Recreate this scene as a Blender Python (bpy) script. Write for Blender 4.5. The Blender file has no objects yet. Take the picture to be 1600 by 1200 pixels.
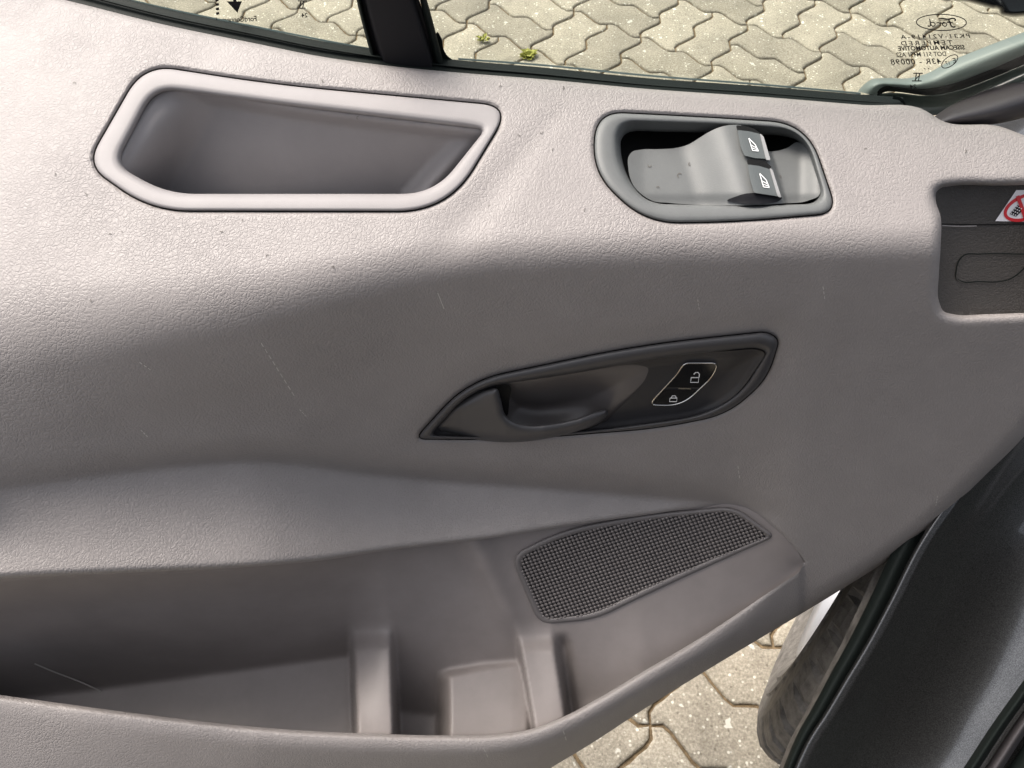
import bpy, math, random
import numpy as np
from mathutils import Vector, Matrix
from mathutils.geometry import delaunay_2d_cdt
random.seed(4); rng = np.random.default_rng(4)
S = bpy.context.scene; COL = S.collection
R = math.radians
# ------------------------------------------------------------------ camera
PITCH, F, HC = R(58), 1200.0, 1.33        # focal length in pixels of a 1600 px wide picture
cam = bpy.data.objects.new('camera', bpy.data.cameras.new('camera')); COL.objects.link(cam)
cam.location = (0, 0, HC); cam.rotation_euler = (R(90) - PITCH, 0, 0)
cam.data.sensor_width = 36; cam.data.lens = 36 * F / 1600
cam.data.clip_start = 0.02; cam.data.clip_end = 500
S.camera = cam
# ------------------------------------------------------------------ sky, sun, exposure
SUN_EL, SUN_AZ = R(56), R(-48)            # azimuth measured from +Y towards +X
w = bpy.data.worlds.new('World'); S.world = w; w.use_nodes = True
nt = w.node_tree; nt.nodes.clear()
sky = nt.nodes.new('ShaderNodeTexSky'); sky.sky_type = 'NISHITA'; sky.sun_disc = False
sky.sun_elevation = SUN_EL; sky.sun_rotation = SUN_AZ
sky.air_density = 0.75; sky.dust_density = 5.0; sky.ozone_density = 0.7
bg = nt.nodes.new('ShaderNodeBackground'); bg.inputs[1].default_value = 0.12
wo = nt.nodes.new('ShaderNodeOutputWorld')
hs = nt.nodes.new('ShaderNodeHueSaturation'); hs.inputs['Saturation'].default_value = .35      # hazy, nearly white sky
nt.links.new(sky.outputs[0], hs.inputs['Color']); nt.links.new(hs.outputs[0], bg.inputs[0]); nt.links.new(bg.outputs[0], wo.inputs[0])
sl = bpy.data.lights.new('sun', 'SUN'); sl.energy = 1.6; sl.angle = R(26); sl.color = (1, 0.90, 0.79)
so = bpy.data.objects.new('sun', sl); COL.objects.link(so)
sd = Vector((math.sin(SUN_AZ) * math.cos(SUN_EL), math.cos(SUN_AZ) * math.cos(SUN_EL), math.sin(SUN_EL)))
so.rotation_euler = sd.to_track_quat('Z', 'Y').to_euler(); so.location = sd * 20
S.view_settings.view_transform = 'Standard'; S.view_settings.look = 'None'
S.view_settings.gamma = 1; S.view_settings.exposure = 1.32

# ------------------------------------------------------------------ geometry helpers
cP, sP = math.cos(PITCH), math.sin(PITCH)
def W(u, v, d):
    """world point on the sight line of picture position (u, v) at depth d in metres"""
    u, v, d = np.broadcast_arrays(np.asarray(u, float), np.asarray(v, float), np.asarray(d, float))
    x = (u - 800) / F * d; up = -(v - 600) / F * d
    return np.stack([x, d * cP + up * sP, HC - d * sP + up * cP], -1)
WL = {}
def tag(o, label=None, cat=None, group=None, kind=None):
    for k, q in (('label', label), ('category', cat), ('group', group), ('kind', kind)):
        if q: o[k] = q
    return o
def empty(name, loc, label, cat, group=None):
    o = bpy.data.objects.new(name, None); COL.objects.link(o); o.location = loc; o.empty_display_size = .05
    WL[o.name] = np.array(loc, float); return tag(o, label, cat, group)
def pempty(name, loc, label=None):
    o = bpy.data.objects.new(name, None); COL.objects.link(o); o.parent = van; loc = np.array(loc, float)
    o.location = loc - WL['van']; WL[o.name] = loc
    if label: o['label'] = label
    return o
def mk(name, V, Fc, m, parent=None, smooth=True, label=None, kind=None, mats=None, fm=None):
    V = np.asarray(V, float); c = V.mean(0); me = bpy.data.meshes.new(name)
    me.from_pydata((V - c).tolist(), [], [list(map(int, f)) for f in Fc]); me.update()
    o = bpy.data.objects.new(name, me); COL.objects.link(o)
    for q in (mats or [m]): me.materials.append(q)
    if fm is not None: me.polygons.foreach_set('material_index', np.asarray(fm, np.int32))
    if smooth: me.polygons.foreach_set('use_smooth', [True] * len(me.polygons))
    p = WL[parent.name] if parent else np.zeros(3)
    o.location = c - p; WL[o.name] = c
    if parent: o.parent = parent
    if label: o['label'] = label
    if kind: o['kind'] = kind
    return o
def crv(pts, n=160, closed=True):
    """smooth curve through picture points, resampled evenly"""
    P = np.asarray(pts, float); m = len(P); out = []
    seg = m if closed else m - 1
    for i in range(seg):
        g = (lambda k: P[k % m]) if closed else (lambda k: P[min(max(k, 0), m - 1)])
        p0, p1, p2, p3 = g(i - 1), g(i), g(i + 1), g(i + 2)
        # centripetal-like tangents keep corners tight
        a = max(np.linalg.norm(p1 - p0), 1e-3); b = max(np.linalg.norm(p2 - p1), 1e-3); c = max(np.linalg.norm(p3 - p2), 1e-3)
        t1 = ((p1 - p0) / a * b + (p2 - p1) / b * a) / (a + b) * b if a > 1e-2 else (p2 - p1)
        t2 = ((p2 - p1) / b * c + (p3 - p2) / c * b) / (b + c) * b if c > 1e-2 else (p2 - p1)
        for t in np.linspace(0, 1, 12, endpoint=False):
            h = t * t * (3 - 2 * t)
            out.append((1 - h) * p1 + h * p2 + (t ** 3 - 2 * t * t + t) * t1 + (t ** 3 - t * t) * t2)
    if not closed: out.append(P[-1])
    Q = np.array(out)
    Q2 = np.vstack([Q, Q[:1]]) if closed else Q
    s = np.r_[0, np.cumsum(np.linalg.norm(np.diff(Q2, axis=0), axis=1))]
    tt = np.linspace(0, s[-1], n, endpoint=not closed)
    return np.stack([np.interp(tt, s, Q2[:, k]) for k in (0, 1, *range(2, P.shape[1]))], 1)
def rpoly(pts, r, n=160):
    """straight-sided outline with rounded corners; r one radius or one per corner"""
    P = np.asarray(pts, float); m = len(P); rs = [r] * m if np.isscalar(r) else r; out = []
    for i in range(m):
        a, b, c = P[i - 1], P[i], P[(i + 1) % m]; k = min(rs[i], .48 * np.linalg.norm(a - b), .48 * np.linalg.norm(c - b))
        p = b + (a - b) / np.linalg.norm(a - b) * k; q = b + (c - b) / np.linalg.norm(c - b) * k
        for t in np.linspace(0, 1, 14): out.append((1 - t) ** 2 * p + 2 * t * (1 - t) * b + t * t * q)
    Q = np.array(out); Q2 = np.vstack([Q, Q[:1]]); s = np.r_[0, np.cumsum(np.linalg.norm(np.diff(Q2, axis=0), axis=1))]
    tt = np.linspace(0, s[-1], n, endpoint=False); return np.stack([np.interp(tt, s, Q2[:, k]) for k in (0, 1)], 1)
def area(P): x, y = P[:, 0], P[:, 1]; return .5 * np.sum(x * np.roll(y, -1) - y * np.roll(x, -1))
def inset(P, k):
    t = np.roll(P, -1, 0) - np.roll(P, 1, 0); t /= np.linalg.norm(t, axis=1)[:, None] + 1e-9
    n = np.stack([-t[:, 1], t[:, 0]], 1) * (1 if area(P) > 0 else -1)
    return P + n * k
def inside(P, poly):
    x, y = P[:, 0], P[:, 1]; r = np.zeros(len(P), bool); n = len(poly)
    for i in range(n):
        x1, y1 = poly[i]; x2, y2 = poly[(i + 1) % n]
        if y1 == y2: continue
        c = ((y1 > y) != (y2 > y)); xi = x1 + (y - y1) * (x2 - x1) / (y2 - y1); r ^= c & (x < xi)
    return r
def dist(P, line, closed=False):
    A = np.asarray(line, float)[:, :2]; B = np.roll(A, -1, 0)
    if not closed: A, B = A[:-1], B[:-1]
    d = np.full(len(P), 1e9)
    for a, b in zip(A, B):
        ab = b - a; t = np.clip(((P - a) @ ab) / (ab @ ab + 1e-12), 0, 1)
        d = np.minimum(d, np.hypot(*(P - a - t[:, None] * ab).T))
    return d
def sst(x): x = np.clip(x, 0, 1); return x * x * (3 - 2 * x)
def sheet(name, outer, holes, dfn, sp, mat, parent, extra=(), label=None, flange=0.0, thick=None, kind=None):
    """a triangulated skin over an outline with holes, lifted to depth dfn(u, v)"""
    outer = np.asarray(outer)[:, :2]; holes = [np.asarray(h)[:, :2] for h in holes]
    lo, hi = outer.min(0), outer.max(0)
    gx, gy = np.meshgrid(np.arange(lo[0] + sp / 2, hi[0], sp), np.arange(lo[1] + sp / 2, hi[1], sp * .87))
    gx[1::2] += sp / 2
    G = np.stack([gx.ravel(), gy.ravel()], 1) + rng.uniform(-.08, .08, (gx.size, 2)) * sp
    ex = [G]
    for L, offs in extra:
        L = np.asarray(L)[:, :2]; t = np.gradient(L, axis=0); t /= np.linalg.norm(t, axis=1)[:, None] + 1e-9
        n = np.stack([-t[:, 1], t[:, 0]], 1)
        for k in offs: ex.append(L + n * k)
    G = np.vstack(ex); G = G[inside(G, outer)]
    keep = dist(G, outer, True) > min(2.0, sp * .3)
    for h in holes: keep &= ~inside(G, h) & (dist(G, h, True) > min(2.0, sp * .3))
    G = G[keep]
    V = [tuple(p) for p in outer]; E = [(i, (i + 1) % len(outer)) for i in range(len(outer))]
    for h in holes:
        b = len(V); V += [tuple(p) for p in h]; E += [(b + i, b + (i + 1) % len(h)) for i in range(len(h))]
    V += [tuple(p) for p in G]
    r = delaunay_2d_cdt([Vector(p) for p in V], E, [], 0, 1e-4)
    P = np.array([(p.x, p.y) for p in r[0]]); T = np.array([f[:3] for f in r[2]])
    c = P[T].mean(1); k = inside(c, outer)
    for h in holes: k &= ~inside(c, h)
    p0, p1, p2 = P[T[:, 0]], P[T[:, 1]], P[T[:, 2]]
    ar = np.abs((p1 - p0)[:, 0] * (p2 - p0)[:, 1] - (p1 - p0)[:, 1] * (p2 - p0)[:, 0])
    lg = np.maximum(np.maximum(np.hypot(*(p1 - p0).T), np.hypot(*(p2 - p1).T)), np.hypot(*(p0 - p2).T))
    k &= ar / (lg + 1e-9) > .06            # slivers along straight edges would spoil the shading
    T = T[k]
    X = W(P[:, 0], P[:, 1], dfn(P[:, 0], P[:, 1]))
    # face the camera
    a, b, cc = X[T[:, 0]], X[T[:, 1]], X[T[:, 2]]
    fl = np.einsum('ij,ij->i', np.cross(b - a, cc - a), np.array([0, 0, HC]) - a) < 0
    T[fl] = T[fl][:, ::-1]
    Fc = T.tolist(); X = list(X)
    if flange:
        for q_, lp in enumerate([outer] + holes):
            b = len(X); n = len(lp); dd = dfn(lp[:, 0], lp[:, 1]); l2 = inset(lp, .8 if q_ == 0 else -.8)
            X += list(W(lp[:, 0], lp[:, 1], dd)); X += list(W(l2[:, 0], l2[:, 1], dd + flange))
            Fc += [(b + i, b + (i + 1) % n, b + n + (i + 1) % n, b + n + i) for i in range(n)]
    return mk(name, X, Fc, mat, parent, label=label, kind=kind)
def loft(name, rings, mat, parent, cap=False, label=None, closed=True):
    """rings: list of (Nx2 picture points, depths)"""
    n = len(rings[0][0]); X = []; Fc = []
    for P, d in rings: X += list(W(P[:, 0], P[:, 1], d))
    m = n if closed else n - 1
    for k in range(len(rings) - 1):
        for i in range(m):
            j = (i + 1) % n; Fc.append((k * n + i, k * n + j, (k + 1) * n + j, (k + 1) * n + i))
    if cap: Fc.append(tuple((len(rings) - 1) * n + i for i in range(n)))
    return mk(name, X, Fc, mat, parent, label=label)
def band(name, A, B, mat, parent, dA, dB, bulge=0.0, prof=None, n=90, k=12, label=None, back=0.0):
    """a curved strip between two open picture curves; bulge pushes its middle towards the viewer (metres)"""
    A = crv(A, n, False); B = crv(B, n, False); rings = []
    for t in np.linspace(0, 1, k):
        P = A + (B - A) * t; d = dA(P[:, 0], P[:, 1]) * (1 - t) + dB(P[:, 0], P[:, 1]) * t if callable(dA) else np.linspace(dA[0], dA[1], n) * (1 - t) + np.linspace(dB[0], dB[1], n) * t
        d = d - bulge * math.sin(math.pi * t) + (prof(t) if prof else 0)
        rings.append((P, d))
    if back:
        rings.insert(0, (rings[0][0], rings[0][1] + back)); rings.append((rings[-1][0], rings[-1][1] + back))
    return loft(name, rings, mat, parent, closed=False, label=label)
def quadline(pts, wd):
    """2d outline mesh of a stroked polyline: vertices, faces"""
    P = np.asarray(pts, float); t = np.gradient(P, axis=0); t /= np.linalg.norm(t, axis=1)[:, None] + 1e-9
    n = np.stack([-t[:, 1], t[:, 0]], 1) * wd / 2
    V = np.vstack([P + n, P - n]); m = len(P)
    return V, [(i, i + 1, m + i + 1, m + i) for i in range(m - 1)]
def stroke(name, pts, wd, dfn, mat, parent, off=.0004, closed=False, label=None):
    P = np.asarray(pts, float)
    if closed: P = np.vstack([P, P[:2]])
    V, Fc = quadline(P, wd)
    return mk(name, W(V[:, 0], V[:, 1], dfn(V[:, 0], V[:, 1]) - off), Fc, mat, parent, label=label)
def strokes(name, lines, dfn, mat, parent, off=.0004, label=None):
    X = []; Fc = []
    for pts, wd in lines:
        V, f = quadline(pts, wd); b = len(X); X += list(W(V[:, 0], V[:, 1], dfn(V[:, 0], V[:, 1]) - off)); Fc += [tuple(b + i for i in q) for q in f]
    return mk(name, X, Fc, mat, parent, label=label)
def text(name, s, u0, v0, ax, ay, size, dfn, mat, parent, off=.0004, bold=0.0, shear=0.0, space=1.0, width=None):
    """print lettering on a surface: text x runs along ax, text up along ay (picture vectors per em)"""
    cu = bpy.data.curves.new(name, 'FONT'); cu.body = s; cu.size = 1; cu.offset = bold * .6 + .012; cu.space_character = space; cu.resolution_u = 3
    t = bpy.data.objects.new('tmp', cu); COL.objects.link(t)
    me = bpy.data.meshes.new_from_object(t.evaluated_get(bpy.context.evaluated_depsgraph_get()))
    P = np.array([v.co[:2] for v in me.vertices]); Fc = [tuple(p.vertices) for p in me.polygons]
    bpy.data.objects.remove(t); bpy.data.curves.remove(cu); bpy.data.meshes.remove(me)
    P = P[:, [0, 1]]; P[:, 0] += shear * P[:, 1]; P[:, 0] -= P[:, 0].min()
    if width: P[:, 0] *= width / (P[:, 0].max() * size)
    U = u0 + (P[:, 0] * ax[0] + P[:, 1] * ay[0]) * size; Vv = v0 + (P[:, 0] * ax[1] + P[:, 1] * ay[1]) * size
    return mk(name, W(U, Vv, dfn(U, Vv) - off), Fc, mat, parent, smooth=False)

# ------------------------------------------------------------------ materials
def mat(name, col, rough=.5, spec=.5, metal=0, coat=0, coat_rough=.05):
    m = bpy.data.materials.new(name); m.use_nodes = True; b = m.node_tree.nodes['Principled BSDF']
    b.inputs['Base Color'].default_value = (*col, 1); b.inputs['Roughness'].default_value = rough
    b.inputs['Specular IOR Level'].default_value = spec; b.inputs['Metallic'].default_value = metal
    b.inputs['Coat Weight'].default_value = coat; b.inputs['Coat Roughness'].default_value = coat_rough
    return m
def N(m, t): return m.node_tree.nodes.new(t)
def LK(m, a, b): m.node_tree.links.new(a, b)
def coords(m, scale=1.0):
    g = N(m, 'ShaderNodeNewGeometry'); return g.outputs['Position']
def vary(m, col, amt, scale, extra=None):
    """broad tone variation of a colour"""
    b = m.node_tree.nodes['Principled BSDF']; n = N(m, 'ShaderNodeTexNoise'); n.inputs['Scale'].default_value = scale; n.inputs['Detail'].default_value = 6
    n.inputs['Roughness'].default_value = .65
    LK(m, coords(m), n.inputs['Vector']); r = N(m, 'ShaderNodeMapRange'); r.inputs[1].default_value = .3; r.inputs[2].default_value = .7
    r.inputs[3].default_value = 1 - amt; r.inputs[4].default_value = 1 + amt; LK(m, n.outputs['Fac'], r.inputs[0])
    x = N(m, 'ShaderNodeVectorMath'); x.operation = 'SCALE'; x.inputs[0].default_value = col; LK(m, r.outputs[0], x.inputs['Scale'])
    LK(m, x.outputs[0], b.inputs['Base Color']); return x
def leather(m, cell, strength, fine=True):
    """moulded leather grain: creases between small irregular pads"""
    b = m.node_tree.nodes['Principled BSDF']; pos = coords(m)
    wn = N(m, 'ShaderNodeTexNoise'); wn.inputs['Scale'].default_value = 160; wn.inputs['Detail'].default_value = 2; LK(m, pos, wn.inputs['Vector'])
    sc = N(m, 'ShaderNodeVectorMath'); sc.operation = 'SCALE'; sc.inputs['Scale'].default_value = .006; LK(m, wn.outputs['Color'], sc.inputs[0])
    ad = N(m, 'ShaderNodeVectorMath'); LK(m, pos, ad.inputs[0]); LK(m, sc.outputs[0], ad.inputs[1])
    hs = []
    for s, wgt in ((1 / cell, 1.0), (1.9 / cell, .25)):
        vo = N(m, 'ShaderNodeTexVoronoi'); vo.feature = 'DISTANCE_TO_EDGE'; vo.inputs['Scale'].default_value = s; LK(m, ad.outputs[0], vo.inputs['Vector'])
        r = N(m, 'ShaderNodeMapRange'); r.interpolation_type = 'SMOOTHSTEP'; r.inputs[1].default_value = 0; r.inputs[2].default_value = .22; r.inputs[4].default_value = wgt
        LK(m, vo.outputs['Distance'], r.inputs[0]); hs.append(r.outputs[0])
    a = N(m, 'ShaderNodeMath'); LK(m, hs[0], a.inputs[0]); LK(m, hs[1], a.inputs[1])
    n = N(m, 'ShaderNodeTexNoise'); n.inputs['Scale'].default_value = 900; n.inputs['Detail'].default_value = 3; LK(m, pos, n.inputs['Vector'])
    a2 = N(m, 'ShaderNodeMath'); a2.operation = 'MULTIPLY_ADD'; LK(m, n.outputs['Fac'], a2.inputs[0]); a2.inputs[1].default_value = .3; LK(m, a.outputs[0], a2.inputs[2])
    # grain depth wanders across the panel
    wv = N(m, 'ShaderNodeTexNoise'); wv.inputs['Scale'].default_value = 14; LK(m, pos, wv.inputs['Vector'])
    wr = N(m, 'ShaderNodeMapRange'); wr.inputs[1].default_value = .35; wr.inputs[2].default_value = .65; wr.inputs[3].default_value = .55 * strength; wr.inputs[4].default_value = strength; LK(m, wv.outputs['Fac'], wr.inputs[0])
    bp = N(m, 'ShaderNodeBump'); bp.inputs['Distance'].default_value = .0007; LK(m, wr.outputs[0], bp.inputs['Strength'])
    LK(m, a2.outputs[0], bp.inputs['Height']); LK(m, bp.outputs[0], b.inputs['Normal'])
def finegrain(m, scale=1400, strength=.25, dist_=.0003):
    b = m.node_tree.nodes['Principled BSDF']; n = N(m, 'ShaderNodeTexNoise'); n.inputs['Scale'].default_value = scale; n.inputs['Detail'].default_value = 3
    LK(m, coords(m), n.inputs['Vector']); bp = N(m, 'ShaderNodeBump'); bp.inputs['Strength'].default_value = strength; bp.inputs['Distance'].default_value = dist_
    LK(m, n.outputs['Fac'], bp.inputs['Height']); LK(m, bp.outputs[0], b.inputs['Normal'])
c_trim = (.262, .241, .233)
M = {}
M['trim'] = mat('grained_trim', c_trim, .5, .45); vary(M['trim'], c_trim, .05, 30); leather(M['trim'], .0026, .38)
M['lip'] = mat('lip_plastic', (.225, .200, .191), .45, .5); vary(M['lip'], (.225, .200, .191), .06, 40); leather(M['lip'], .0016, .25)
M['liner'] = mat('pocket_plastic', (.235, .209, .2), .5, .45); vary(M['liner'], (.235, .209, .2), .08, 26); finegrain(M['liner'])
M['grip'] = mat('grip_plastic', (.215, .203, .204), .55, .4); vary(M['grip'], (.265, .25, .25), .05, 30); finegrain(M['grip'])
M['switch'] = mat('switch_plastic', (.125, .130, .129), .5, .4); vary(M['switch'], (.125, .130, .129), .06, 60); finegrain(M['switch'])
M['pad'] = mat('pad_plastic', (.10, .11, .11), .4, .5); finegrain(M['pad'])
M['padlip'] = mat('pad_lip_plastic', (.26, .26, .26), .35, .5)
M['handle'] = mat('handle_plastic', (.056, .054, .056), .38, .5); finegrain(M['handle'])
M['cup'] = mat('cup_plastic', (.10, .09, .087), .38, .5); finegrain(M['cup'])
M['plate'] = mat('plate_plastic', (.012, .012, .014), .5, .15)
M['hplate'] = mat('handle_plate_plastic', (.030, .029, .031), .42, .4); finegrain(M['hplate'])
M['black'] = mat('black_void', (.006, .006, .006), .7, .2)
M['gloss'] = mat('gloss_black', (.01, .01, .011), .12, .5)
M['chrome'] = mat('chrome', (.75, .74, .72), .18, .5, 1)
M['white'] = mat('white_print', (.8, .8, .8), .5)
M['print'] = mat('grey_print', (.012, .01, .012), .6, .2)
M['rubber'] = mat('seal_rubber', (.008, .011, .010), .6, .15); finegrain(M['rubber'], 700, .4, .0006)
M['grille'] = mat('grille_plastic', (.17, .153, .148), .42, .5)
M['frame'] = mat('grille_frame', (.15, .137, .134), .45, .5); finegrain(M['frame'])
c_rec = (.050, .045, .041)
M['recess'] = mat('recess_trim', c_rec, .5, .45); vary(M['recess'], c_rec, .06, 40); leather(M['recess'], .0024, .5)
M['sail'] = mat('sail_plastic', (.13, .155, .15), .45, .4); vary(M['sail'], (.13, .155, .15), .06, 40)
M['darkgreen'] = mat('dark_outer_trim', (.03, .04, .037), .35, .5); vary(M['darkgreen'], (.03, .04, .037), .35, 60)
M['pillar'] = mat('pillar_trim', (.055, .05, .053), .4, .5); finegrain(M['pillar'])
M['red'] = mat('sticker_red', (.55, .012, .02), .35); M['sticker'] = mat('sticker_white', (.8, .78, .8), .35)
M['scuff'] = mat('scuff', (.52, .49, .46), .7)
M['lint'] = mat('lint', (.10, .09, .08), .8)
M['weed'] = mat('weed', (.33, .33, .07), .7)
# paint: dark grey metallic under clear coat
m = mat('dark_metallic_paint', (.035, .036, .038), .32, .5, .85, 1.0, .02); M['paint'] = m
n = N(m, 'ShaderNodeTexNoise'); n.inputs['Scale'].default_value = 1800; n.inputs['Detail'].default_value = 2; LK(m, coords(m), n.inputs['Vector'])
r = N(m, 'ShaderNodeMapRange'); r.inputs[1].default_value = .35; r.inputs[2].default_value = .7; r.inputs[3].default_value = .045; r.inputs[4].default_value = .20; LK(m, n.outputs['Fac'], r.inputs[0])
cb = N(m, 'ShaderNodeCombineColor'); [LK(m, r.outputs[0], cb.inputs[i]) for i in range(3)]; LK(m, cb.outputs[0], m.node_tree.nodes['Principled BSDF'].inputs['Base Color'])
# tyre rubber with dust
m = mat('tyre_rubber', (.06, .055, .05), .7, .3); M['tyre'] = m
x = vary(m, (.14, .130, .118), .45, 70); finegrain(m, 500, .5, .001)
M['rim'] = mat('rim_metal', (.33, .33, .34), .4, .5, .6)
# glass
m = bpy.data.materials.new('window_glass'); m.use_nodes = True; t = m.node_tree; t.nodes.clear()
tr = t.nodes.new('ShaderNodeBsdfTransparent'); tr.inputs[0].default_value = (.80, .845, .79, 1)
gl = t.nodes.new('ShaderNodeBsdfGlossy'); gl.inputs['Roughness'].default_value = .01
fr = t.nodes.new('ShaderNodeFresnel'); fr.inputs[0].default_value = 1.5
mx = t.nodes.new('ShaderNodeMixShader'); ou = t.nodes.new('ShaderNodeOutputMaterial')
t.links.new(fr.outputs[0], mx.inputs[0]); t.links.new(tr.outputs[0], mx.inputs[1]); t.links.new(gl.outputs[0], mx.inputs[2]); t.links.new(mx.outputs[0], ou.inputs[0]); M['glass'] = m
M['edgeglint'] = mat('painted_edge_glint', (.50, .62, .55), .2, .5)
# paving stone
def stone_mat():
    m = mat('paving_stone', (.4, .37, .3), .8, .3); b = m.node_tree.nodes['Principled BSDF']; pos = coords(m)
    oi = N(m, 'ShaderNodeObjectInfo')
    def noise(s, d=4, rg=.6):
        n = N(m, 'ShaderNodeTexNoise'); n.inputs['Scale'].default_value = s; n.inputs['Detail'].default_value = d; n.inputs['Roughness'].default_value = rg; LK(m, pos, n.inputs['Vector']); return n.outputs['Fac']
    def ramp(src, stops):
        r = N(m, 'ShaderNodeValToRGB'); LK(m, src, r.inputs[0]); e = r.color_ramp.elements
        e[0].position, e[0].color = stops[0][0], (*stops[0][1], 1); e[1].position, e[1].color = stops[-1][0], (*stops[-1][1], 1)
        for p, c in stops[1:-1]: q = e.new(p); q.color = (*c, 1)
        return r.outputs[0]
    base = ramp(noise(230, 5, .75), [(.3, (.20, .175, .135)), (.5, (.315, .283, .225)), (.68, (.48, .435, .355))])
    def mixc(f, a, bcol):
        x = N(m, 'ShaderNodeMix'); x.data_type = 'RGBA'; LK(m, f, x.inputs[0]); LK(m, a, x.inputs[6])
        if isinstance(bcol, tuple): x.inputs[7].default_value = (*bcol, 1)
        else: LK(m, bcol, x.inputs[7])
        return x.outputs[2]
    def thr(src, a, bb, mul=1.0):
        r = N(m, 'ShaderNodeMapRange'); r.inputs[1].default_value = a; r.inputs[2].default_value = bb; r.inputs[4].default_value = mul; LK(m, src, r.inputs[0]); return r.outputs[0]
    big = thr(noise(34, 3, .55), .665, .69, .75)                 # pale lime blotches
    c = mixc(big, base, (.72, .70, .62))
    vo = N(m, 'ShaderNodeTexVoronoi'); vo.inputs['Scale'].default_value = 150; LK(m, pos, vo.inputs['Vector'])
    sel = N(m, 'ShaderNodeSeparateColor'); LK(m, vo.outputs['Color'], sel.inputs[0])
    a = N(m, 'ShaderNodeMath'); a.operation = 'MULTIPLY'; LK(m, thr(vo.outputs['Distance'], .42, .25), a.inputs[0]); LK(m, thr(sel.outputs[0], .90, .92), a.inputs[1])
    c = mixc(a.outputs[0], c, (.66, .63, .54))
    a = N(m, 'ShaderNodeMath'); a.operation = 'MULTIPLY'; LK(m, thr(vo.outputs['Distance'], .4, .25, .6), a.inputs[0]); LK(m, thr(sel.outputs[1], .88, .9), a.inputs[1])
    c = mixc(a.outputs[0], c, (.12, .105, .08))
    st_ = N(m, 'ShaderNodeMapRange'); st_.inputs[1].default_value = .35; st_.inputs[2].default_value = .65; st_.inputs[3].default_value = .82; st_.inputs[4].default_value = 1.08; LK(m, noise(9, 5, .7), st_.inputs[0])
    s2 = N(m, 'ShaderNodeVectorMath'); s2.operation = 'SCALE'; LK(m, c, s2.inputs[0]); LK(m, st_.outputs[0], s2.inputs['Scale']); c = s2.outputs[0]
    tone = N(m, 'ShaderNodeMapRange'); tone.inputs[3].default_value = .78; tone.inputs[4].default_value = 1.14; LK(m, oi.outputs['Random'], tone.inputs[0])
    sc = N(m, 'ShaderNodeVectorMath'); sc.operation = 'SCALE'; LK(m, c, sc.inputs[0]); LK(m, tone.outputs[0], sc.inputs['Scale'])
    LK(m, sc.outputs[0], b.inputs['Base Color'])
    bp = N(m, 'ShaderNodeBump'); bp.inputs['Strength'].default_value = .7; bp.inputs['Distance'].default_value = .0015; LK(m, noise(330, 5, .8), bp.inputs['Height']); LK(m, bp.outputs[0], b.inputs['Normal'])
    return m
M['stone'] = stone_mat()
m = mat('joint_sand', (.13, .095, .055), .9, .2); M['joint'] = m
vary(m, (.17, .125, .075), .45, 120); finegrain(m, 400, .8, .003)

# ------------------------------------------------------------------ ground with zigzag paving
PH, OX, OY = R(-34.35), .680, 2.055
pca, psa = math.cos(PH), math.sin(PH)
U_ = .1125
def gp(i, j): return (U_ * (pca * i + psa * j) + OX, U_ * (psa * i - pca * j) + OY)
def scurve(t): return .094 * math.sin(2 * math.pi * t) + .022 * math.sin(4 * math.pi * t)
def edge(i, j, ax, sgn, n=7):
    """one unit of a wavy joint, as lattice points; the joint bows one way then the other"""
    out = []
    for k in range(n):
        t = k / n if sgn > 0 else 1 - k / n; o = scurve(t)
        out.append((i + t, j - o) if ax == 0 else (i + o, j + t))
    return out
def stone_outline(horizontal):
    o = []
    a, b = (2, 1) if horizontal else (1, 2)
    for k in range(a): o += edge(k, 0, 0, 1)
    for k in range(b): o += edge(a, k, 1, 1)
    for k in range(a - 1, -1, -1): o += edge(k, b, 0, -1)
    for k in range(b - 1, -1, -1): o += edge(0, k, 1, -1)
    return np.array(o, float)
def stone_mesh(h, seed):
    q = np.random.default_rng(seed); o = stone_outline(h); c = np.array([1, .5]) if h else np.array([.5, 1])
    rings = []
    for ins, z in ((.024, -.012), (.027, -.0035), (.048, -.001), (.08, 0)):
        P = inset(o, ins + 0) + q.normal(0, .0035, o.shape); P = P - c
        rings.append(np.stack([U_ * (pca * P[:, 0] + psa * P[:, 1]), U_ * (psa * P[:, 0] - pca * P[:, 1]), np.full(len(P), z)], 1))
    n = len(o); V = np.vstack(rings); Fc = []
    for k in range(3): Fc += [(k * n + i, (k + 1) * n + i, (k + 1) * n + (i + 1) % n, k * n + (i + 1) % n) for i in range(n)]
    Fc.append(tuple(3 * n + i for i in range(n))[::-1])
    return V, Fc
gme = bpy.data.meshes.new('ground'); g = 60
gme.from_pydata([(-g, -g, -.007), (g, -g, -.007), (g, g, -.007), (-g, g, -.007)], [], [(0, 1, 2, 3)]); gme.materials.append(M['joint'])
ground = bpy.data.objects.new('ground', gme); COL.objects.link(ground); ground['kind'] = 'structure'
WL['ground'] = np.zeros(3)
variants = {}
for h in (True, False):
    for s in range(5):
        V, Fc = stone_mesh(h, s * 2 + h); me = bpy.data.meshes.new('paver'); me.from_pydata(V.tolist(), [], Fc); me.materials.append(M['stone'])
        me.polygons.foreach_set('use_smooth', [True] * len(me.polygons))
        variants[h, s] = (me, V, Fc)
def seen(x, y):
    d = y * cP + HC * sP
    if d < .1: return False
    u = 800 + F * x / d; v = 600 - F * (y * sP - HC * cP) / d
    return (-40 < u < 1640 and -60 < v < 175 + max(0, (u - 1300) * 0.1) and v > (u * .14 - 160)*0 - 60) or (840 < u < 1420 and 880 < v < 1290)
rV, rF = [], []; nb = 0
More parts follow.
